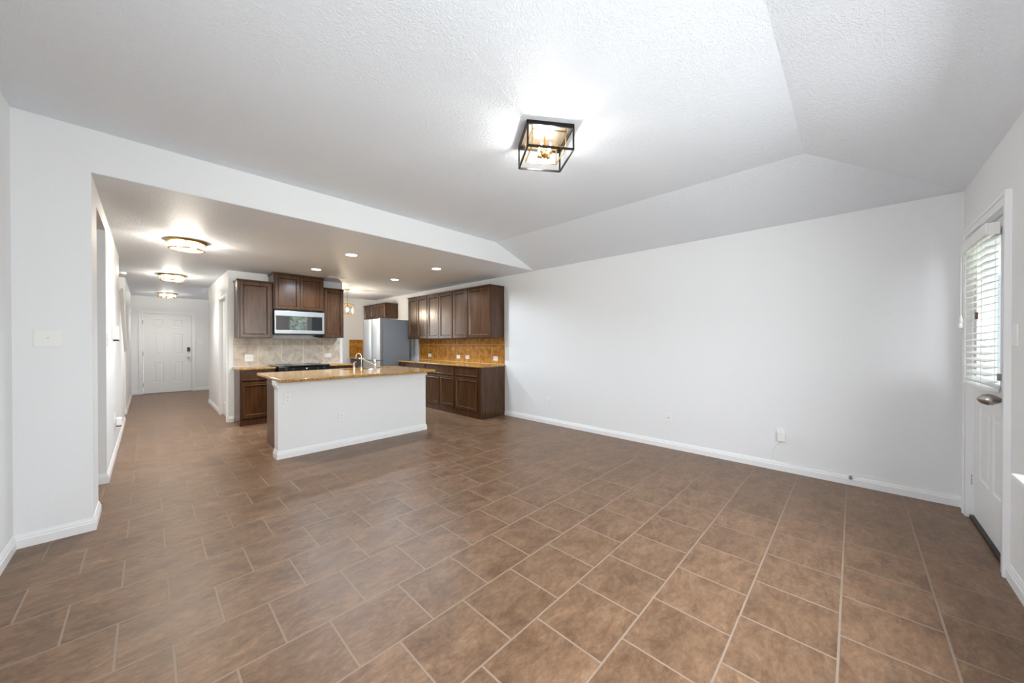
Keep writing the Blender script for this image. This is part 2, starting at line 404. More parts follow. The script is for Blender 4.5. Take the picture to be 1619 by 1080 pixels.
# header over the kitchen opening together with the stub wall it lands on
b = MB()
zh = ZK+.004
b.prism([(XH,YH,zh),(XR,YH,zh),(XR,YH,2.9),(XL-T,YH,2.9),(XL-T,YH,0),(XH,YH,0)], (0,.35,0))
struct(b.build('wall_header', M_wall))
# hallway left wall: lintel over the side passage, then a wall whose end steps down beside the stairs
b = MB()
b.box(XH-.14, XH, 4.066, 4.87, 2.29, ZK+.02)
b.prism([(XH,4.87,0),(XH,8.44,0),(XH,8.44,1.17),(XH,7.05,2.0),(XH,7.05,ZK+.02),(XH,4.87,ZK+.02)], (-.14,0,0))
b.box(XH-.15, XH-.01, 9.3, YF, 0, ZK+.02)
struct(b.build('wall_hall', M_wall))
struct(MB().box(-2.0, -1.88, 3.7, YF, 0, ZK+.02).box(-2.0, XL-T, 3.7, 3.8, 0, ZK+.02).build('wall_stair', M_wall))
b = MB()
q = [Vector((XH+.035,7.05,2.0)), Vector((XH+.035,8.47,1.152))]
b.prism([q[0], q[1], q[1]+Vector((0,0,.045)), q[0]+Vector((0,0,.045))], (-.21,0,0))
b.prism([q[0]+Vector((-.02,0,-.03)), q[1]+Vector((-.02,0,-.03)), q[1]+Vector((-.02,0,0)), q[0]+Vector((-.02,0,0))], (-.17,0,0))
struct(b.build('trim_1', M_trim))
# hallway right wall with its side door
HD0, HD1, HDZ = 7.30, 8.03, 2.03
b = MB()
b.box(.9, 1.02, YW, HD0, 0, ZK+.02).box(.9, 1.02, HD1, 9.75, 0, ZK+.02).box(.9, 1.02, HD0, HD1, HDZ, ZK+.02)
b.box(1.02, 2.65, YW, YW+T, 0, ZK+.02)
struct(b.build('wall_kitchen', M_wall))
# front door wall
FX0, FX1, FZ = -.08, .82, 2.0
b = MB()
b.box(-2.0, FX0, YF, YF+T, 0, ZK+.02).box(FX1, 2.4, YF, YF+T, 0, ZK+.02).box(FX0, FX1, YF, YF+T, FZ, ZK+.02)
b.box(2.3, 2.42, YN+T, YF, 0, ZK+.02)
struct(b.build('wall_front', M_wall))
NX0, NX1, NZ0, NZ1 = 1.1, 2.0, .9, 2.1  # opening for the added fill window, out of view
b = MB()
for x0, x1, z0, z1 in ((1.02, NX0, 0, ZK+.02), (NX1, XR, 0, ZK+.02), (NX0, NX1, 0, NZ0), (NX0, NX1, NZ1, ZK+.02)):
    b.box(x0, x1, YN, YN+T, z0, z1)
struct(b.build('wall_nook', M_wall))

# windows (living room behind the camera, an added, unseen one in the nook for kitchen fill)
def window(name, x0, x1, z0, z1, y, ny, Mx=Matrix.Identity(4)):
    f = MB(); w = .05; ya, yb = y-.03, y+.03
    f.box(x0, x0+w, ya, yb, z0, z1).box(x1-w, x1, ya, yb, z0, z1).box(x0+w, x1-w, ya, yb, z0, z0+w).box(x0+w, x1-w, ya, yb, z1-w, z1)
    for k in range(1, ny):
        xm = x0+(x1-x0)*k/ny; f.box(xm-.03, xm+.03, ya, yb, z0+w, z1-w)
    f.box(x0+w, x1-w, ya+.01, yb-.01, (z0+z1)/2-.02, (z0+z1)/2+.02)
    fo = struct(f.xf(Mx).build(name, M_trim))
    MB().box(x0+.03, x1-.03, y-.004, y+.004, z0+.03, z1-.03).xf(Mx).build('pane', M_winpane, fo)
    return fo
window('window_1', WX0, WX1, WZ0, WZ1, YB-.08, 3)
window('window_3', -LY1, -LY0, LZ0, LZ1, XL-.08, 2, Matrix.Rotation(-PI/2, 4, 'Z') @ Matrix.Diagonal((1,1,1,1)))
window('window_2_fill', NX0, NX1, NZ0, NZ1, YN+.06, 2)
struct(MB().box(WX0-.1, WX1+.1, YB-.1, YB+.075, WZ0-.022, WZ0).build('trim_2', M_trim, bevel=.006))
struct(MB().box(WX0-.07, WX1+.07, YB, YB+.016, WZ0-.10, WZ0-.022).build('trim_3', M_trim, bevel=.004))

# baseboards: profile swept along wall runs; p,q on the wall line, n = direction into the room
PROF = [(0,0),(.014,0),(.014,.052),(.010,.060),(.010,.068),(.006,.076),(.004,.086),(0,.088)]
def sweep(b, pts, side):
    """profile along a wall polyline; side = +1 when the room lies left of the walking direction"""
    P = [Vector((*p, 0)) for p in pts]; nr = []
    for p, q in zip(P, P[1:]):
        t = (q-p).normalized(); nr.append(Vector((-t.y, t.x, 0))*side)
    rings = []
    for i, p in enumerate(P):
        if i == 0: mv = nr[0]
        elif i == len(P)-1: mv = nr[-1]
        else: mv = (nr[i-1]+nr[i])/(1+nr[i-1].dot(nr[i]))
        rings.append([b.bm.verts.new(p+mv*d+Vector((0,0,z))) for d, z in PROF])
    for u, v in zip(rings, rings[1:]):
        for k in range(len(PROF)):
            j = (k+1) % len(PROF); b.bm.faces.new([u[k], u[j], v[j], v[k]])
    b.bm.faces.new(rings[0][::-1]); b.bm.faces.new(rings[-1])
    return b
def baseboard(name, *lines):
    b = MB()
    for pts, side in lines: sweep(b, pts, side)
    return struct(b.build(name, M_trim))
baseboard('baseboard_right', ([(DX1+.067,YB),(XR,YB),(XR,4.392)], 1))
baseboard('baseboard_left', ([(XH-.14,4.066),(XH,4.066),(XH,YH),(XL,YH),(XL,YB),(DX0-.067,YB)], 1))
baseboard('baseboard_hall', ([(XH-.14,4.87),(XH,4.87),(XH,8.44),(XH-.14,8.44)], -1),
          ([(XH-.15,9.3),(XH-.01,9.3),(XH-.01,YF),(FX0-.067,YF)], -1))
baseboard('baseboard_front', ([(FX1+.067,YF),(2.3,YF)], -1))
baseboard('baseboard_kitchen', ([(.964,YW),(.9,YW),(.9,HD0-.067)], 1), ([(.9,HD1+.067),(.9,9.75),(1.02,9.75)], 1))
baseboard('baseboard_nook', ([(2.65,YW),(2.65,YW+T)], -1), ([(1.02,YW+T),(1.02,YN),(3.66,YN)], -1))

# panelled door leaf, local: x width, z height, front towards -y
def leaf(w, h, th, panels, M, lead=.012):
    b = MB()
    xs = sorted({0, w} | {p[0] for p in panels} | {p[1] for p in panels}); zs = sorted({0, h} | {p[2] for p in panels} | {p[3] for p in panels})
    b.box(0, w, .006, th, 0, h)
    for x0, x1 in zip(xs, xs[1:]):
        for z0, z1 in zip(zs, zs[1:]):
            pm = [p for p in panels if p[0] <= x0+1e-6 and x1 <= p[1]+1e-6 and p[2] <= z0+1e-6 and z1 <= p[3]+1e-6]
            if pm:
                if abs(pm[0][0]-x0) < 1e-6 and abs(pm[0][2]-z0) < 1e-6:
                    p = pm[0]
                    b.rects(p[0], p[1], p[2], p[3], [(0,0),(.012,.009),(.022,.009),(.05,.001)], back=False)
            else: b.poly([(x0,0,z0),(x1,0,z0),(x1,0,z1),(x0,0,z1)])
    for a, c in (((0,0,0),(0,0,h)), ((w,0,h),(w,0,0)), ((0,0,h),(w,0,h)), ((w,0,0),(0,0,0))):
        a = Vector(a); c = Vector(c); b.poly([a, c, c+Vector((0,.006,0)), a+Vector((0,.006,0))])
    return b.xf(M)
def place(x, y, z, rz): return Matrix.Translation((x, y, z)) @ Matrix.Rotation(rz, 4, 'Z')
def casing(name, w, h, M, cw=.065, th=.018, jamb=.1):
    b = MB()
    for x0, x1, z0, z1 in ((-cw, 0, 0, h+cw), (w, w+cw, 0, h+cw), (0, w, h, h+cw)):
        b.box(x0, x1, -th, 0, z0, z1)
    ib = .02
    for x0, x1, z0, z1 in ((-cw, -cw+ib, 0, h+cw), (w+cw-ib, w+cw, 0, h+cw), (-cw+ib, w+cw-ib, h+cw-ib, h+cw)):
        b.box(x0, x1, -th-.006, -th, z0, z1)
    b.box(-.004, .004, -th, jamb, 0, h).box(w-.004, w+.004, -th, jamb, 0, h).box(0, w, -th, jamb, h-.004, h+.004)
    return struct(b.xf(M).build(name, M_trim))

# front door, six panels
fw_, fh_ = FX1-FX0-.012, FZ-.012
cx = lambda x: x-FX0-.006
pan = [(cx(.105),cx(.285),.26,.77),(cx(.455),cx(.640),.26,.77),(cx(.105),cx(.285),.97,1.49),(cx(.455),cx(.640),.97,1.49),(cx(.105),cx(.285),1.66,1.85),(cx(.455),cx(.640),1.66,1.85)]
d1 = struct(leaf(fw_, fh_, .045, pan, place(FX0+.006, YF-.004, .008, 0)).build('door_1', M_door))
casing('trim_4', FX1-FX0, FZ, place(FX0, YF, 0, 0), jamb=.1)
struct(MB().box(FX0, FX1, YF-.04, YF+.05, 0, .008).build('trim_5', M_bronze))
MB().box(.728, .786, YF-.03, YF-.004, 1.04, 1.15).build('keypad_lock', M_blackm, d1, bevel=.006)
MB().box(.736, .778, YF-.034, YF-.006, 1.02, 1.045).build('lock_base', M_nickel, d1, bevel=.004)
MB().lathe([(.03,0),(.03,-.008),(.011,-.012),(.011,-.035),(.024,-.042),(.029,-.055),(.024,-.068),(.001,-.072)], (.757,YF-.004,.892), 20, 'y').build('knob', M_nickel, d1, smooth=True)
for hz in (.22, 1.0, 1.78): MB().lathe([(.007,-.05),(.007,.05)], (FX0+.002,YF-.012,hz), 8).build('hinge', M_nickel, d1)
# hallway side door
d2 = struct(leaf(HD1-HD0-.01, HDZ-.012, .04, [(.11,.32,.22,.9),(.41,.62,.22,.9),(.11,.32,1.05,1.85),(.41,.62,1.05,1.85)], place(.93, HD1-.005, .008, FACE_MX)).build('door_2', M_door))
casing('trim_6', HD1-HD0, HDZ, place(.9, HD1, 0, FACE_MX), jamb=.1)
# patio door: half glass with two panels below
YD = YB-.022
pw = DX1-DX0-.01
d3b = MB(); gx0, gx1, gz0, gz1 = .14, .70, .98, 1.90
Mdoor = place(DX1-.005, YD, .022, FACE_PY)
lb = leaf(pw, .93, .045, [(.15,.40,.30,.80),(.47,.72,.30,.80)], Mdoor)
d3 = struct(lb.build('door_3', M_door))
b = MB()
b.box(0, gx0, 0, .045, .93, 2.0).box(gx1, pw, 0, .045, .93, 2.0).box(gx0, gx1, 0, .045, gz1, 2.0).box(gx0, gx1, 0, .045, .93, gz0)
for x0, x1, z0, z1 in ((gx0-.02, gx0+.018, gz0-.02, gz1+.02), (gx1-.018, gx1+.02, gz0-.02, gz1+.02), (gx0, gx1, gz0-.02, gz0+.018), (gx0, gx1, gz1-.018, gz1+.02)):
    b.box(x0, x1, -.012, .057, z0, z1)
b.xf(Mdoor).build('glass_frame', M_door, d3)
MB().box(gx0+.005, gx1-.005, .020, .026, gz0+.005, gz1-.005).xf(Mdoor).build('pane', M_winpane, d3)
MB().lathe([(.033,0),(.033,.008),(.013,.012),(.011,.030),(.020,.040),(.031,.060),(.033,.078),(.026,.098),(.012,.112),(.002,.116)], (DX0+.065,YD,.945), 24, 'y').build('knob', M_nickel, d3, smooth=True)
MB().lathe([(.032,0),(.030,.010),(.022,.014),(.020,.022),(.002,.024)], (DX0+.065,YD,1.075), 24, 'y').box(DX0+.06, DX0+.07, YD+.02, YD+.045, 1.055, 1.095).build('deadbolt', M_nickel, d3, smooth=True)
for hz in (.275, 1.05, 1.80):
    h = MB()
    for k in range(3): h.lathe([(.007,-.036+k*.026),(.007,-.014+k*.026)], (DX1+.002,YD+.010,hz), 8)
    h.build('hinge', M_nickel, d3)
MB().box(DX0, DX1, YD-.03, YD+.02, 0, .02).build('threshold', M_bronze, d3)
casing('trim_7', DX1-DX0, DH, place(DX1, YB, 0, FACE_PY), jamb=.09)

# ------------------------------------------------------------------ outside the patio door
tag(MB().box(-6, 14, -14, YB-.17, -.22, -.12).build('lawn', M_lawn), 'green lawn outside the patio door', 'lawn', kind='stuff')
tag(MB().box(.0, 8, -3.6, YB-.17, -.12, -.04).build('patio_slab', M_paver), 'concrete patio slab outside the glazed door', 'patio')
b = MB(); b.box(6.4, 6.5, -4.5, -.9, -.1, 2.0)
for k in range(13): b.box(6.38, 6.4, -4.45+k*.28, -4.40+k*.28, -.1, 2.0)
tag(b.build('garden_fence', M_siding), 'pale blue boarded fence seen through the door blind', 'fence')
def hedge(name, x0, x1, y0, y1, z1, n, label):
    bm = bmesh.new(); rnd = random.Random(3)
    for _ in range(n):
        c = Vector((rnd.uniform(x0, x1), rnd.uniform(y0, y1), z1*rnd.random()**.8))
        d = Vector((rnd.gauss(0,1), rnd.gauss(0,1), rnd.gauss(0,1))).normalized(); s_ = rnd.uniform(.05, .11)
        u = d.orthogonal().normalized()*s_*.5; v = d.cross(u).normalized()*s_
        bm.faces.new([bm.verts.new(p) for p in (c-v, c+u, c+v, c-u)])
    me = bpy.data.meshes.new(name); bm.to_mesh(me); bm.free(); me.materials.append(M_leaf)
    o = bpy.data.objects.new(name, me); COL.objects.link(o)
    return tag(o, label, 'hedge', kind='stuff')
hedge('hedge', -2, 10, -7.4, -6.2, 3.4, 9000, 'leafy green hedge beyond the patio')

# ------------------------------------------------------------------ kitchen cabinets
def cab_door(x0, x1, z0, z1, y, fr=.052):
    return MB().rects(x0, x1, z0, z1, [(0,y+.019),(0,y+.003),(.003,y),(fr-.018,y),(fr-.014,y-.003),(fr-.007,y-.003),(fr-.002,y+.005),(fr+.004,y+.015),(fr+.03,y+.015)])
def drawer_front(x0, x1, z0, z1, y):
    return MB().rects(x0, x1, z0, z1, [(0,y+.019),(0,y+.004),(.004,y),(.016,y),(.020,y+.003),(.03,y+.003)])
def wall_cabinet(label, loc, rz, w, h, d, doors, group, crown=.022, lip=.0):
    """loc = left front bottom corner of the carcase seen from the front"""
    t = thing('wall_cabinet', label, 'cabinet', loc, rz, group)
    MB().box(0, w, .020, d, 0, h).build('carcase', M_wood, t, bevel=.002)
    for x0, x1 in doors:
        cab_door(x0, x1, .012+lip, h-.02, 0).build('door', M_wood, t)
    MB().box(-crown*.55, w+crown*.3, -crown*.5, d, h, h+.018).box(-crown*.2, w, .002, d, h-.014, h).build('crown_moulding', M_wood, t, bevel=.004)
    return t
GU = 'espresso wall cabinets along the right wall'
UZ, UH, UX = 1.350, .89, 4.018
def right_upper(ya, yb, doors, label):
    # seen from the front the left end is the larger Y
    w = yb-ya
    wall_cabinet(label, (UX, yb, UZ), FACE_MX, w, UH, XR-UX-.003, [(yb-p, yb-q) for p, q in doors], GU)
right_upper(6.332, 7.105, [(7.088,6.745),(6.728,6.345)], 'two-door espresso wall cabinet next to the refrigerator')
right_upper(5.460, 6.332, [(6.318,5.916),(5.906,5.478)], 'two-door espresso wall cabinet in the middle of the right wall run')
right_upper(5.005, 5.460, [(5.446,5.016)], 'narrow single-door espresso wall cabinet, second from the open wall end')
right_upper(4.405, 5.005, [(4.995,4.412)], 'wide single-door espresso wall cabinet at the open end of the right wall run')
wall_cabinet('low three-door espresso wall cabinet above and behind the refrigerator', (4.02, 9.40, 1.87), FACE_MX, 1.225, .355, XR-4.02-.003,
             [(.012,.40),(.415,.80),(.815,1.213)], GU)
GR = 'espresso wall cabinets around the microwave'
wall_cabinet('tall single-door wall cabinet left of the microwave, by the hallway', (.972, 6.838, 1.350), 0, .462, .896, YW-6.838-.003, [(.030,.432)], GR, crown=.028)
wall_cabinet('two-door wall cabinet over the microwave, touching the ceiling', (1.438, 6.80, 1.822), 0, .762, .585, YW-6.80-.003, [(.018,.376),(.386,.744)], GR, crown=.03)
wall_cabinet('narrow single-door wall cabinet right of the microwave', (2.203, 6.838, 1.360), 0, .352, .886, YW-6.838-.003, [(.014,.336)], GR, crown=.01)

def base_cabinet(label, loc, rz, w, d, fronts, drawers, group, h=.853, name='base_cabinet'):
    t = thing(name, label, 'cabinet', loc, rz, group)
    MB().box(0, w, .020, d, .10, h).build('carcase', M_wood, t, bevel=.002)
    MB().box(0, w, .022, d, 0, .10).build('plinth', M_wood, t)
    for x0, x1, z0, z1 in fronts: cab_door(x0, x1, z0, z1, 0).build('door', M_wood, t)
    for x0, x1, z0, z1 in drawers: drawer_front(x0, x1, z0, z1, 0).build('drawer', M_wood, t)
    return t
GB = 'espresso base cabinets along the right wall'
BX = 3.788
def right_base(ya, yb, doors, drawers, label):
    w = yb-ya
    base_cabinet(label, (BX, yb, 0), FACE_MX, w, XR-BX-.003, [(yb-p, yb-q, .115, .655) for p, q in doors], [(yb-p, yb-q, .690, .835) for p, q in drawers], GB)
right_base(4.395, 5.107, [(5.085,4.478)], [(5.085,4.478)], 'single-door espresso base cabinet at the open end of the right wall counter')
right_base(5.107, 6.038, [(5.549,5.122),(6.016,5.570)], [(6.016,5.122)], 'two-door espresso base cabinet with one wide drawer, beside the island end')
right_base(6.038, 6.880, [(6.45,6.060),(6.86,6.470)], [(6.86,6.060)], 'espresso base cabinet half hidden behind the island top')
right_base(6.880, 7.100, [(7.088,6.895)], [(7.088,6.895)], 'slim espresso base cabinet beside the refrigerator')
base_cabinet('espresso base cabinet in the far corner behind the refrigerator', (3.69, YN-.004, 0), FACE_MX, 1.23, XR-3.69-.003, [(.02,.6,.115,.655),(.62,1.2,.115,.655)], [(.02,.6,.69,.835),(.62,1.2,.69,.835)], GB)
GL = 'espresso base cabinets either side of the range'
base_cabinet('espresso base cabinet left of the range, by the hallway', (.968, 6.640, 0), 0, .462, YW-6.640-.003, [(.022,.44,.115,.655)], [(.022,.44,.690,.835)], GL)
base_cabinet('espresso base cabinet right of the range, behind the island faucet', (2.203, 6.640, 0), 0, .43, YW-6.640-.003, [(.022,.41,.115,.655)], [(.022,.41,.690,.835)], GL)

# worktops
ZC = .885
def worktop(label, x0, x1, y0, y1, z=ZC, th=.032):
    o = MB().box(x0, x1, y0, y1, z-th, z).build('granite_worktop', M_gran, None, bevel=.012, seg=3)
    return tag(o, label, 'worktop')
worktop('long gold granite worktop along the right wall under the tile backsplash', 3.765, XR-.002, 4.375, 7.118)
worktop('short granite worktop left of the range by the hallway', .946, 1.430, 6.610, YW-.002)
worktop('short granite worktop right of the range', 2.204, 2.66, 6.610, YW-.002)
worktop('granite worktop in the far corner behind the refrigerator', 3.66, XR-.002, 8.20, YN-.002)

# backsplashes
tag(MB().box(XR-.010, XR-.0006, 4.402, 7.176, ZC+.001, 1.349).build('tile_backsplash', M_splash_w), 'stone tile backsplash along the right wall, tinted for warm light', 'backsplash')
tag(MB().box(.960, 2.600, YW-.010, YW-.0006, ZC+.001, 1.349).build('tile_backsplash', M_splash_r), 'stone tile backsplash behind the range, tinted for cooler light', 'backsplash')
M_splash_n = splash_tile('stone_tile_warm_lit_nook', (.21,.075,.008), (.42,.180,.022), (.60,.31,.07), (.66,.45,.22), 'X', 3.66, .8895)  # warm-light tint of the stone, repeated on the far wall
tag(MB().box(3.66, XR-.012, YN-.010, YN-.0006, ZC+.001, 1.345).build('tile_backsplash', M_splash_n), 'brown stone tile backsplash on the far wall left of the refrigerator', 'backsplash')

# ------------------------------------------------------------------ island
t = thing('kitchen_island', 'white half-wall kitchen island with espresso cabinets behind', 'island', (0,0,0))
IX0, IX1, IY = .985, 2.828, 4.497
MB().box(IX0, IX1, IY, IY+.16, 0, .852).build('half_wall', M_wall, t)
b = MB()
sweep(b, [(IX0,IY+.16),(IX0,IY),(IX1,IY),(IX1,IY+.16)], -1)
b.build('baseboard', M_trim, t)
MB().box(IX0-.022, IX0, IY-.004, IY+.16, .800, .852).box(IX0-.012, IX0, IY-.002, IY+.16, .775, .800).build('cap_moulding', M_trim, t, bevel=.004)
MB().box(IX1, IX1+.022, IY-.004, IY+.16, .800, .852).build('cap_moulding', M_trim, t, bevel=.004)
MB().box(1.055, 1.08, IY+.16, 5.36, .0, .852).build('end_panel', M_wood, t, bevel=.002)
MB().box(IX1-.065, IX1-.04, IY+.16, 5.36, .0, .852).build('end_panel', M_wood, t, bevel=.002)
MB().box(1.08, IX1-.065, IY+.16, 5.36, .0, .68).build('carcase', M_wood, t)
o = MB().box(1.075, 1.11, IY+.3, 5.39, .09, .84).build('stile', M_wood, t)
for k in range(3):
    cab_door(1.08+k*.56, 1.08+k*.56+.54, .115, .83, 0).xf(place(0,0,0,0) @ Matrix.Translation((2*1.92,5.382,0)) @ Matrix.Scale(-1,4,(1,0,0)) @ Matrix.Scale(-1,4,(0,1,0))).build('door', M_wood, t)
# worktop with the sink cut-out
SX0, SX1, SY0, SY1 = 1.93, 2.66, 5.12, 5.42
KX0, KX1, KY0, KY1 = .968, 2.872, 4.275, 5.50
def rounded(x0, x1, y0, y1, r, n=5):
    pts = []
    for cx_, cy_, a0 in ((x1-r,y0+r,-PI/2),(x1-r,y1-r,0),(x0+r,y1-r,PI/2),(x0+r,y0+r,PI)):
        for k in range(n+1):
            a = a0+PI/2*k/n; pts.append((cx_+r*math.cos(a), cy_+r*math.sin(a)))
    return pts
def plate_with_hole(outer, inner, z0, z1):
    bm = bmesh.new(); n = len(outer)
    L_ = []
    for z in (z0, z1):
        L_.append(([bm.verts.new((x,y,z)) for x, y in outer], [bm.verts.new((x,y,z)) for x, y in inner]))
    for (o_, i_) in L_:
        for k in range(n):
            j = (k+1) % n; bm.faces.new([o_[k], o_[j], i_[j], i_[k]])
    for a, b_ in ((L_[0][0], L_[1][0]), (L_[0][1], L_[1][1])):
        for k in range(n):
            j = (k+1) % n; bm.faces.new([a[k], a[j], b_[j], b_[k]])
    return bm
b = MB(); b.bm.free(); b.bm = plate_with_hole(rounded(KX0,KX1,KY0,KY1,.045), rounded(SX0,SX1,SY0,SY1,.05), ZC-.032, ZC)
tag(b.build('granite_worktop', M_gran, None, bevel=.008, seg=3), 'large gold granite worktop on the white kitchen island', 'worktop')
# undermount sink
b = MB(); b.bm.free(); bm = bmesh.new()
lo = rounded(SX0+.01,SX1-.01,SY0+.01,SY1-.01,.05); n = len(lo)
va = [bm.verts.new((x,y,ZC-.033)) for x, y in rounded(SX0-.012,SX1+.012,SY0-.012,SY1+.012,.055)]
vb = [bm.verts.new((x,y,ZC-.033)) for x, y in rounded(SX0-.002,SX1+.002,SY0-.002,SY1+.002,.05)]
vc = [bm.verts.new((x,y,ZC-.16)) for x, y in lo]
for a, c in ((va, vb), (vb, vc)):
    for k in range(n):
        j = (k+1) % n; bm.faces.new([a[k], a[j], c[j], c[k]])
bm.faces.new(vc)
b.bm = bm
so = b.build('sink', M_steel, None); tag(so, 'steel undermount sink set in the island worktop', 'sink')
sm = so.modifiers.new('solid', 'SOLIDIFY'); sm.thickness = .003
# taps
def arc(c, r, a0, a1, n, plane='xz'):
    out = []
    for k in range(n+1):
        a = a0+(a1-a0)*k/n; out.append((c[0]+r*math.cos(a), c[1], c[2]+r*math.sin(a)))
    return out
t = thing('gooseneck_tap', 'slim chrome gooseneck water tap on the island worktop', 'tap', (2.135, 5.075, ZC))
MB().lathe([(.020,0),(.020,.008),(.012,.014),(.011,.05),(.007,.055)], seg=16).build('base', M_chrome, t, smooth=True)
pts = [(0,0,.05),(0,0,.12),(0,0,.195)] + [(-.032+.032*math.cos(a), .012*(1-math.cos(a)), .195+.034*math.sin(a)) for a in [PI*k/10 for k in range(1, 10)]] + [(-.064,.024,.195),(-.066,.025,.165)]
MB().tube(pts, .0065, 10).build('spout', M_chrome, t, smooth=True)
MB().tube([(0,0,.035),(-.03,-.005,.040),(-.045,-.008,.048)], .004, 8).build('lever', M_chrome, t, smooth=True)
t = thing('kitchen_faucet', 'chrome pull-out kitchen faucet with slanted spout on the island', 'faucet', (2.345, 5.09, ZC))
MB().lathe([(.0,0),(.085,.0),(.085,.006),(.03,.010)], seg=28, caps=False).xf(Matrix.Diagonal((1.35,.42,1,1))).build('deck_plate', M_chrome, t, smooth=True)
MB().lathe([(.026,.004),(.026,.012),(.021,.02),(.020,.10),(.023,.11),(.020,.125),(.012,.135),(.003,.138)], seg=20).build('body', M_chrome, t, smooth=True)
MB().tube([(-.01,0,.055),(-.06,.01,.085),(-.12,.02,.125),(-.165,.028,.150),(-.205,.034,.160),(-.225,.038,.155)], [.013,.013,.014,.015,.016,.014], 12).build('spout', M_chrome, t, smooth=True)
MB().tube([(0,0,.13),(.004,0,.150),(.002,0,.172)], [.007,.006,.009], 10).build('lever', M_chrome, t, smooth=True)
t = thing('soap_dispenser', 'short chrome soap dispenser left of the gooseneck tap', 'soap dispenser', (2.035, 5.08, ZC))
MB().lathe([(.020,0),(.020,.006),(.015,.01),(.014,.07),(.017,.08),(.012,.088)], seg=16).build('body', M_chrome, t, smooth=True)
MB().tube([(0,0,.085),(0,0,.108),(.012,.0,.116),(.032,.004,.110)], [.007,.007,.006,.005], 10).build('pump', M_chrome, t, smooth=True)

# ------------------------------------------------------------------ appliances
# range
t = thing('range', 'black slide-in electric range between the base cabinets', 'range', (1.438, 6.50, 0))
w = .757
MB().box(0, w, .03, .665, .03, .868).build('body', M_black, t, bevel=.004)
MB().box(-.004, w+.004, .03, .667, .888, .900).build('cooktop', M_glassblk, t, bevel=.003)
MB().box(.0, w, .0, .06, .868, .887).prism([(0,.0,.888),(0,.0,.79),(0,.012,.785),(0,.06,.785),(0,.06,.888)], (w,0,0)).build('control_panel', M_black, t, bevel=.003)
for kx in (.10, .20, .56, .66):
    k = MB().lathe([(.020,0),(.020,-.018),(.016,-.024)], (kx,.0,.842), 16, 'y').build('knob', M_blackm, t, smooth=True)
MB().box(.30, .46, -.002, .004, .818, .868).build('display', M_glassblk, t)
MB().box(.385, .405, -.003, .002, .845, .853).build('clock', M_led, t)
MB().box(.02, w-.02, .0, .03, .20, .77).build('oven_door', M_glassblk, t, bevel=.004)
MB().tube([(.06,.0,.735),(.06,-.04,.735),(w-.06,-.04,.735),(w-.06,.0,.735)], .011, 10).build('handle', M_steel, t, smooth=True)
MB().box(.02, w-.02, .004, .03, .05, .18).build('drawer', M_black, t, bevel=.004)
for kx, ky, kr in ((.2,.22,.09),(.56,.22,.11),(.2,.5,.11),(.56,.5,.08)):
    MB().lathe([(kr,.9005),(kr-.004,.901)], (kx,ky,0), 32).build('burner_ring', M_blackm, t)
# microwave
t = thing('microwave', 'stainless over-the-range microwave with black glass front', 'microwave', (1.440, 6.765, 1.405))
w, h = .752, .395
MB().box(0, w, .03, YW-6.765-.012, .012, h).build('body', M_blackm, t, bevel=.003)
b = MB()
b.box(0, w, 0, .03, h-.085, h).box(0, w, 0, .03, .018, .075).box(0, .022, 0, .03, .075, h-.085).box(w-.035, w, 0, .03, .075, h-.085)
b.build('steel_frame', M_steel, t, bevel=.003)
MB().prism([(.022,.002,h-.085),(.022,.03,h-.085),(.022,.03,.075),(.022,.011,.075)], (.533,0,0)).build('door_window', M_glassblk, t)
MB().box(.558, w-.035, .003, .03, .075, h-.085).build('control_panel', M_black, t)
MB().box(.01, w-.01, .02, .36, 0, .016).build('vent_grille', M_blackm, t)
MB().box(.665, .735, .22, .27, -.035, .0).build('task_lamp', M_blackm, t, bevel=.004)
# refrigerator
t = thing('refrigerator', 'stainless French-door refrigerator with grey sides', 'refrigerator', (3.435, 8.10, 0), FACE_MX)
fwid = .85                     # local x runs towards the camera along -Y
MB().box(.0, fwid, .085, .70, .03, 1.775).build('body', M_fside, t, bevel=.006)
def fdoor(x0, x1, z0, z1):
    b = MB(); n = 8; pts = []
    for k in range(n+1):
        u = k/n; pts.append((x0+(x1-x0)*u, .016-.016*(1-(2*u-1)**4), 0))
    pts = [(p[0], p[1], z0) for p in pts] + [(x1,.08,z0),(x0,.08,z0)]
    return b.prism(pts, (0,0,z1-z0))
fdoor(.004, fwid/2-.003, .885, 1.785).build('door', M_steel, t, bevel=.004)
fdoor(fwid/2+.003, fwid-.004, .885, 1.785).build('door', M_steel, t, bevel=.004)
fdoor(.004, fwid-.004, .06, .872).build('freezer_drawer', M_steel, t, bevel=.004)
for hx in (.05, fwid-.09): MB().box(hx, hx+.05, .03, .19, 1.776, 1.80).build('hinge_cover', M_fside, t, bevel=.004)
MB().box(.02, fwid-.02, .11, .68, 0, .035).build('base', M_blackm, t)
MB().tube([(fwid-.02,.702,1.36),(fwid+.02,.735,1.30),(fwid+.03,.74,1.18),(fwid+.01,.735,1.05),(fwid-.02,.73,.95),(fwid-.03,.72,.8)], .005, 8).build('power_cord', M_blackm, t, smooth=True)

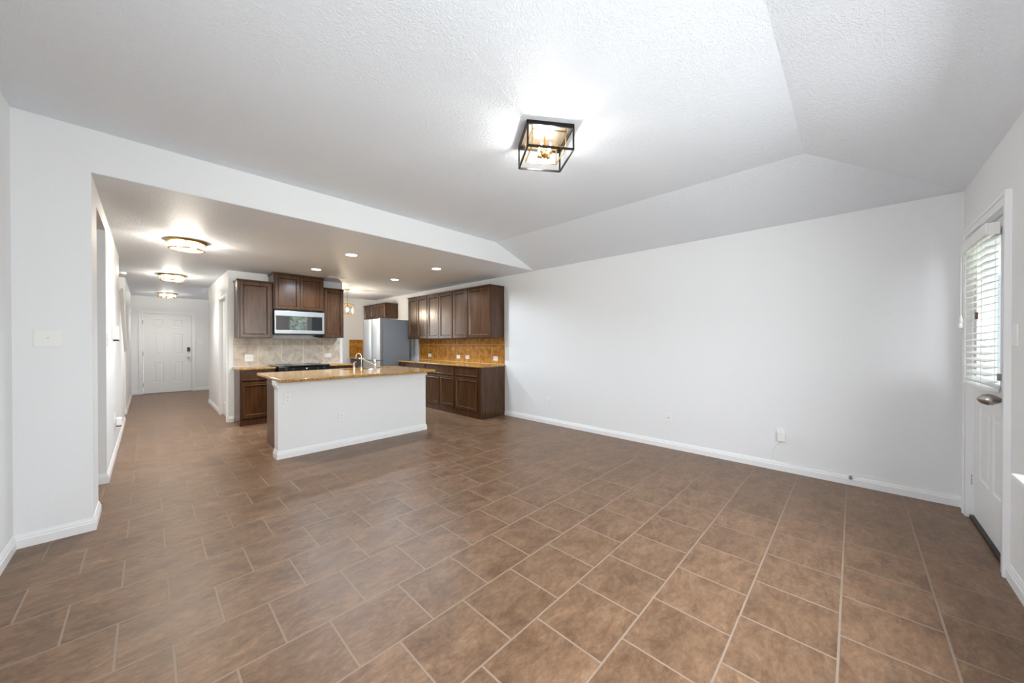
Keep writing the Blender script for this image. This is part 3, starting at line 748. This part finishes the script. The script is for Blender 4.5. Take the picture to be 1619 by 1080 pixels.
# ------------------------------------------------------------------ lamps
# square lantern on the raised ceiling, turned to the wall lines of the camera corner
ang = math.atan2(-.186, .25)
t = thing('ceiling_lantern', 'square black and brass lantern light on the raised ceiling', 'ceiling light', (1.94, 1.556, ZT), ang)
S2, HB = .155, .165
w = .011
b = MB().box(-S2, S2, -S2, S2, -.008, 0)
b.build('canopy', M_canopy, t)
b = MB()
for sx in (-1, 1):
    b.box(sx*S2-.005, sx*S2+.005, -S2-.005, S2+.005, -.026, 0); b.box(-S2-.005, S2+.005, sx*S2-.005, sx*S2+.005, -.026, 0)
b.build('top_frame', M_bronze, t)
b = MB()
for sx in (-1, 1):
    b.bar((sx*S2,-S2,-HB), (sx*S2,S2,-HB), w); b.bar((-S2,sx*S2,-HB), (S2,sx*S2,-HB), w)
b.build('bottom_frame', M_bronze, t)
for sx in (-1, 1):
    for sy in (-1, 1): MB().bar((sx*S2,sy*S2,-.02), (sx*S2,sy*S2,-HB), w).build('post', M_bronze, t)
S3 = .115
b = MB()
for sx in (-1, 1):
    b.bar((sx*S3,-S3,-.135), (sx*S3,S3,-.135), .006); b.bar((-S3,sx*S3,-.135), (S3,sx*S3,-.135), .006)
    b.bar((sx*S3,-S3,-.03), (sx*S3,S3,-.03), .006); b.bar((-S3,sx*S3,-.03), (S3,sx*S3,-.03), .006)
    for sy in (-1, 1): b.bar((sx*S3,sy*S3,-.135), (sx*S3,sy*S3,-.008), .006)
b.build('inner_frame', M_brass, t)
MB().lathe([(.006,-.008),(.006,-.10),(.018,-.120),(.026,-.133),(.018,-.147),(.006,-.153),(.004,-.158)], seg=16).build('hub', M_brass, t, smooth=True)
for k in range(4):
    a = PI/4+PI/2*k; c, s_ = math.cos(a), math.sin(a)
    MB().tube([(0.01*c,.01*s_,-.136),(.035*c,.035*s_,-.146),(.040*c,.040*s_,-.142),(.046*c,.046*s_,-.134)], .004, 8).lathe([(.012,-.138),(.014,-.130),(.008,-.128)], (.046*c,.046*s_,0), 12).build('arm', M_brass, t, smooth=True)
    MB().lathe([(.0075,-.130),(.0075,-.108)], (.046*c,.046*s_,0), 12).build('candle_sleeve', M_candle, t)
    MB().lathe([(.003,-.108),(.0050,-.101),(.0052,-.092),(.003,-.080),(.0008,-.068)], (.046*c,.046*s_,0), 10).build('bulb', M_bulb, t, smooth=True)

# drum lights down the hallway
def drum_light(label, loc, bulb_mat, watts):
    t = thing('drum_ceiling_light', label, 'ceiling light', loc, .4, 'gold drum lights along the hallway ceiling')
    MB().lathe([(.06,0),(.178,0),(.182,-.008),(.176,-.018),(.160,-.024),(.150,-.020)], seg=40).build('canopy', M_brassd, t, smooth=True)
    MB().lathe([(.150,-.022),(.150,-.092)], seg=40, caps=False).build('glass_drum', M_drum, t, smooth=True)
    MB().lathe([(.156,-.088),(.160,-.096),(.150,-.102),(.142,-.098)], seg=40, caps=False).build('lower_rim', M_brassd, t, smooth=True)
    MB().lathe([(.148,-.096),(.08,-.099),(.006,-.100)], seg=40, caps=False).build('diffuser', M_drum, t, smooth=True)
    MB().lathe([(.010,-.099),(.012,-.106),(.004,-.114)], seg=12).build('finial', M_brassd, t, smooth=True)
    for k in range(6):
        a = PI/3*k; MB().bar((.153*math.cos(a),.153*math.sin(a),-.02), (.153*math.cos(a),.153*math.sin(a),-.094), .005).build('rib', M_brassd, t)
    for sx in (-1, 1):
        MB().lathe([(.004,-.035),(.022,-.045),(.027,-.058),(.020,-.072),(.003,-.080)], (sx*.065,0,0), 14).build('bulb', bulb_mat, t, smooth=True)
    l = bpy.data.lights.new('drum_beam', 'SPOT'); l.energy = watts*LAMP_HALL; l.color = (1.0, .98, .94)
    l.spot_size = math.radians(140); l.spot_blend = .85; l.shadow_soft_size = .10
    o = bpy.data.objects.new('drum_beam', l); COL.objects.link(o); o.parent = t; o.location = (0, 0, -.125)
    return t
drum_light('gold drum light nearest the living room in the hallway', (.32, 5.48, ZK), M_bulbh[0], 90)
drum_light('gold drum light in the middle of the hallway ceiling', (.30, 8.38, ZK), M_bulbh[1], 90)
drum_light('gold drum light closest to the front door', (.335, 11.6, ZK), M_bulbh[2], 30)

# recessed lights
def can_beam(root):
    l = bpy.data.lights.new('can_beam', 'SPOT'); l.energy = 56*LAMP_CAN; l.color = (.80, .91, 1.0)
    l.spot_size = math.radians(163); l.spot_blend = .4; l.shadow_soft_size = .05
    o = bpy.data.objects.new('can_beam', l); COL.objects.link(o); o.parent = root; o.location = (0, 0, -.02)
def recessed(label, loc, first=None):
    if first:
        r = copy_thing(first, loc, None, label); return r
    t = thing('recessed_light', label, 'recessed light', loc, 0, 'recessed lights in the kitchen ceiling')
    MB().lathe([(.068,.0),(.090,.0),(.092,-.004),(.086,-.007),(.066,-.004)], seg=36, caps=False).build('trim_ring', M_plate, t, smooth=True)
    MB().lathe([(.067,-.0035),(.04,-.005),(.001,-.006)], seg=36, caps=False).build('lens', M_can, t, smooth=True)
    can_beam(t)
    return t
rl = recessed('lit recessed ceiling light directly above the front of the white island', (1.88, 4.76, ZK))
recessed('lit recessed ceiling light in front of the microwave cabinets', (1.863, 6.108, ZK), rl)
recessed('lit recessed ceiling light toward the refrigerator', (3.166, 6.062, ZK), rl)
recessed('lit recessed ceiling light nearest the right wall and header', (3.161, 4.709, ZK), rl)

# pendant lantern in the nook
t = thing('pendant_lantern', 'small square gold pendant lantern beyond the range wall', 'pendant light', (3.03, 7.92, ZK), .5)
MB().lathe([(.055,0),(.055,-.012),(.02,-.022)], seg=24).build('canopy', M_brassd, t, smooth=True)
MB().tube([(0,0,-.02),(0,0,-.30)], .006, 8).build('stem', M_brassd, t)
b = MB(); s_ = .085
for z in (-.33, -.55):
    for sx in (-1, 1): b.bar((sx*s_,-s_,z), (sx*s_,s_,z), .012); b.bar((-s_,sx*s_,z), (s_,sx*s_,z), .012)
for sx in (-1, 1):
    for sy in (-1, 1): b.bar((sx*s_,sy*s_,-.33), (sx*s_,sy*s_,-.55), .012); b.bar((sx*s_,sy*s_,-.33), (0,0,-.30), .008)
b.build('frame', M_brassd, t)
b = MB()
for sx in (-1, 1): b.box(sx*s_-.001, sx*s_+.001, -s_, s_, -.55, -.33); b.box(-s_, s_, sx*s_-.001, sx*s_+.001, -.55, -.33)
b.build('glass', M_pane, t)
MB().lathe([(.004,-.40),(.022,-.43),(.026,-.455),(.016,-.48),(.002,-.49)], seg=14).build('bulb', M_bulbn, t, smooth=True)
MB().lathe([(.012,-.30),(.014,-.40)], seg=10).build('socket', M_brassd, t)

# ceiling vent and smoke detector
t = thing('ceiling_vent', 'white louvred air vent in the kitchen ceiling beside the microwave cabinet', 'vent', (2.32, 6.56, ZK))
MB().rects(-.16, .16, -.09, .09, [(0,0),(.004,-.008),(.022,-.008),(.026,-.002)], back=False).xf(Matrix.Rotation(PI/2, 4, 'X') @ Matrix.Scale(-1, 4, (0,1,0)) @ Matrix.Diagonal((1,1,1,1))).build('frame', M_plate, t)
b = MB()
for k in range(7): b.prism([(-.135,-.065+k*.0215,-.002),(-.135,-.062+k*.0215,-.002),(-.135,-.050+k*.0215,-.010),(-.135,-.053+k*.0215,-.010)], (.27,0,0))
b.build('louvres', M_plate, t)
tag(MB().lathe([(.05,0),(.052,-.012),(.048,-.030),(.036,-.036),(.002,-.037)], (-.285, 8.62, ZK), 24).build('smoke_detector', M_plate, smooth=True), 'round white smoke detector on the ceiling above the stair rail', 'smoke detector')

# ------------------------------------------------------------------ switches, outlets, thermostat
def plate(name, label, cat, loc, rz, w=.072, h=.116, kind='outlet', group=None, gang=1):
    t = thing(name, label, cat, loc, rz, group)
    MB().rects(-w/2, w/2, -h/2, h/2, [(0,-.0005),(0,-.003),(.004,-.0065)]).build('cover_plate', M_plate, t)
    if kind == 'outlet':
        for s in (-1, 1):
            f = MB().rects(-.017, .017, s*.0195-.0145, s*.0195+.0145, [(0,-.0055),(.002,-.008)]).build('receptacle', M_plate, t)
            MB().box(-.0085,-.0060,-.0086,-.007,s*.0195-.004,s*.0195+.006).box(.0060,.0085,-.0086,-.007,s*.0195-.004,s*.0195+.006).box(-.002,.002,-.0086,-.007,s*.0195-.011,s*.0195-.007).build('slots', M_slot, f)
    elif kind == 'wide':
        for s in (-1, 1):
            f = MB().rects(s*.0195-.0145, s*.0195+.0145, -.017, .017, [(0,-.0055),(.002,-.008)]).build('receptacle', M_plate, t)
            MB().box(s*.0195-.006,s*.0195+.004,-.0086,-.007,.006,.0085).box(s*.0195-.006,s*.0195+.004,-.0086,-.007,-.0085,-.006).build('slots', M_slot, f)
    elif kind == 'switch':
        for g in range(gang):
            x = (g-(gang-1)/2)*.046
            MB().rects(x-.0055, x+.0055, -.013, .013, [(0,-.006),(.001,-.0075)]).prism([(x-.0045,-.007,-.004),(x-.0045,-.018,.006),(x-.0045,-.018,.011),(x-.0045,-.007,.008)], (.009,0,0)).build('toggle', M_plate, t)
    elif kind == 'coax':
        MB().lathe([(.005,-.006),(.005,-.014),(.002,-.014)], (0,0,0), 12, 'y').build('jack', M_slot, t)
    for s in (-1, 1): MB().lathe([(.003,-.0062),(.0028,-.0072)], (0,0,s*(h/2-.015)), 8, 'y').build('screw', M_plate, t)
    return t
plate('light_switch', 'white toggle switch on the stub wall at the left', 'switch', (-.442, YH, 1.305), 0, .118, .118, 'switch')
plate('light_switch', 'white switch on the wall right of the patio door', 'switch', (3.13, YB, 1.31), FACE_PY, .072, .118, 'switch')
plate('light_switch', 'small white switch on the hallway left wall near the side passage', 'switch', (XH, 4.985, 1.30), FACE_PX, .072, .116, 'switch')
plate('light_switch', 'white double switch right of the front door', 'switch', (.975, YF, 1.27), 0, .118, .116, 'switch', None, 2)
plate('wall_outlet', 'white outlet low on the right wall near the cabinets', 'outlet', (XR, 3.412, .350), FACE_MX)
plate('wall_outlet', 'white cable jack plate low on the middle of the right wall', 'outlet', (XR, 1.599, .366), FACE_MX, kind='coax')
plate('wall_outlet', 'white outlet holding the power adapter on the right wall', 'outlet', (XR, .516, .368), FACE_MX)
plate('wall_outlet', 'white outlet high at the left end of the island front', 'outlet', (1.075, IY, .656), 0)
plate('wall_outlet', 'white outlet low in the middle of the island front', 'outlet', (1.644, IY, .367), 0)
plate('wall_outlet', 'white outlet high at the right end of the island front', 'outlet', (2.742, IY, .668), 0)
plate('wall_outlet', 'white wide outlet on the backsplash tiles left of the range', 'outlet', (1.165, YW-.010, 1.02), 0, .118, .116, 'wide')
plate('wall_outlet', 'white outlet on the backsplash tiles right of the range', 'outlet', (2.375, YW-.010, 1.03), 0, .116, .072, 'wide')
plate('wall_outlet', 'white outlet on the right wall tiles nearest the refrigerator', 'outlet', (XR-.010, 6.744, .990), FACE_MX, .118, .072, 'wide')
plate('wall_outlet', 'white outlet on the right wall tiles, left one of the middle pair', 'outlet', (XR-.010, 5.709, .985), FACE_MX, .118, .072, 'wide')
plate('wall_outlet', 'white outlet on the right wall tiles, right one of the middle pair', 'outlet', (XR-.010, 5.423, .985), FACE_MX, .118, .072, 'wide')
plate('wall_outlet', 'white outlet on the right wall tiles nearest the open wall end', 'outlet', (XR-.010, 4.622, .985), FACE_MX, .118, .08, 'wide')
plate('wall_outlet', 'white outlet behind the plug-in on the hallway left wall', 'outlet', (XH, 5.98, .43), FACE_PX)
t = thing('thermostat', 'white thermostat box on the hallway left wall', 'thermostat', (XH, 5.62, 1.375), FACE_PX)
MB().box(-.05, .05, -.05, 0, -.07, .07).build('case', M_plate, t, bevel=.006)
MB().box(-.048, .048, -.052, -.01, -.084, -.070).build('base', M_slot, t)
t = thing('plug_in_unit', 'white plug-in air freshener in the hallway outlet', 'plug-in', (XH, 6.0, .385), FACE_PX)
MB().box(-.035, .035, -.055, -.009, -.05, .04).build('case', M_plate, t, bevel=.012)
MB().box(-.02, .02, -.052, -.012, -.062, -.05).build('vial', M_slot, t)
# adapter with its cable
t = thing('power_adapter', 'white power adapter with a thin cable along the baseboard', 'adapter', (XR, .510, .352), FACE_MX)
MB().box(-.030, .034, -.040, -.0085, -.055, .035).build('case', M_plate, t, bevel=.004)
cz = .352
loc = [(.0,-.022,-.055),(-.012,-.020,-.075),(-.045,-.012,-.115),(-.066,-.008,-.155),(-.068,-.006,-.19),(-.050,-.006,-.225),(-.01,-.006,-.250),(.05,-.006,-.2595),(.2,-.007,-.2600)]
for k in range(1, 19): loc.append((.2+k*.0478, -.007, -.2605+.006*max(0, math.sin(k*1.7))))
MB().tube(loc, .0028, 8).build('cable', M_plate, t, smooth=True)
MB().box(.485, .505, -.020, -.0145, -.300, -.268).build('cable_clip', M_nickel, t)

# ------------------------------------------------------------------ blind on the patio door
BX0, BX1 = 3.405, 4.005
t = thing('window_blind', 'white slatted blind hanging on the patio door', 'blind', (0,0,0))
YB0, YB1 = -.601, -.553
MB().box(BX0, BX1, YB0, YB1-.006, 1.915, 1.955).build('headrail', M_blind, t)
MB().box(BX0-.012, BX1+.012, YB1-.006, YB1+.006, 1.895, 1.965).box(BX0-.012, BX0-.004, YB0, YB1-.006, 1.895, 1.965).box(BX1+.004, BX1+.012, YB0, YB1-.006, 1.895, 1.965).build('valance', M_blind, t, bevel=.003)
b = MB(); ns = 21
for k in range(ns):
    z = 1.875-k*(1.875-1.035)/(ns-1); dz = .006
    b.prism([(BX0,YB0,z+dz),(BX0,YB1,z-dz),(BX0,YB1,z-dz+.003),(BX0,YB0,z+dz+.003)], (BX1-BX0,0,0))
b.build('slats', M_blind, t)
b = MB()
for x in (BX0+.09, (BX0+BX1)/2, BX1-.09):
    for y in (YB0-.001, YB1+.001): b.tube([(x,y,1.91),(x,y,1.0)], .0014, 6)
b.build('ladder_cords', M_blind, t)
MB().box(BX0, BX1, YB0, YB1, .985, 1.003).build('bottom_rail', M_blind, t, bevel=.003)
MB().tube([(BX1-.03,YB1+.012,1.90),(BX1-.03,YB1+.012,1.46)], .0022, 6).build('pull_cord', M_blind, t)
MB().lathe([(.003,.03),(.010,.0),(.010,-.02),(.004,-.024)], (BX1-.03,YB1+.012,1.43), 10).lathe([(.003,.03),(.011,.0),(.011,-.02),(.004,-.024)], (BX1-.022,YB1+.014,1.395), 10).build('cord_tassel', M_blind, t)
MB().tube([(BX0+.16,YB1+.008,1.90),(BX0+.16,YB1+.008,1.46)], .0012, 6).build('tilt_cord', M_blind, t)
MB().box(BX0+.150, BX0+.170, YB1+.003, YB1+.013, 1.415, 1.458).build('wood_tassel', M_tassel, t)
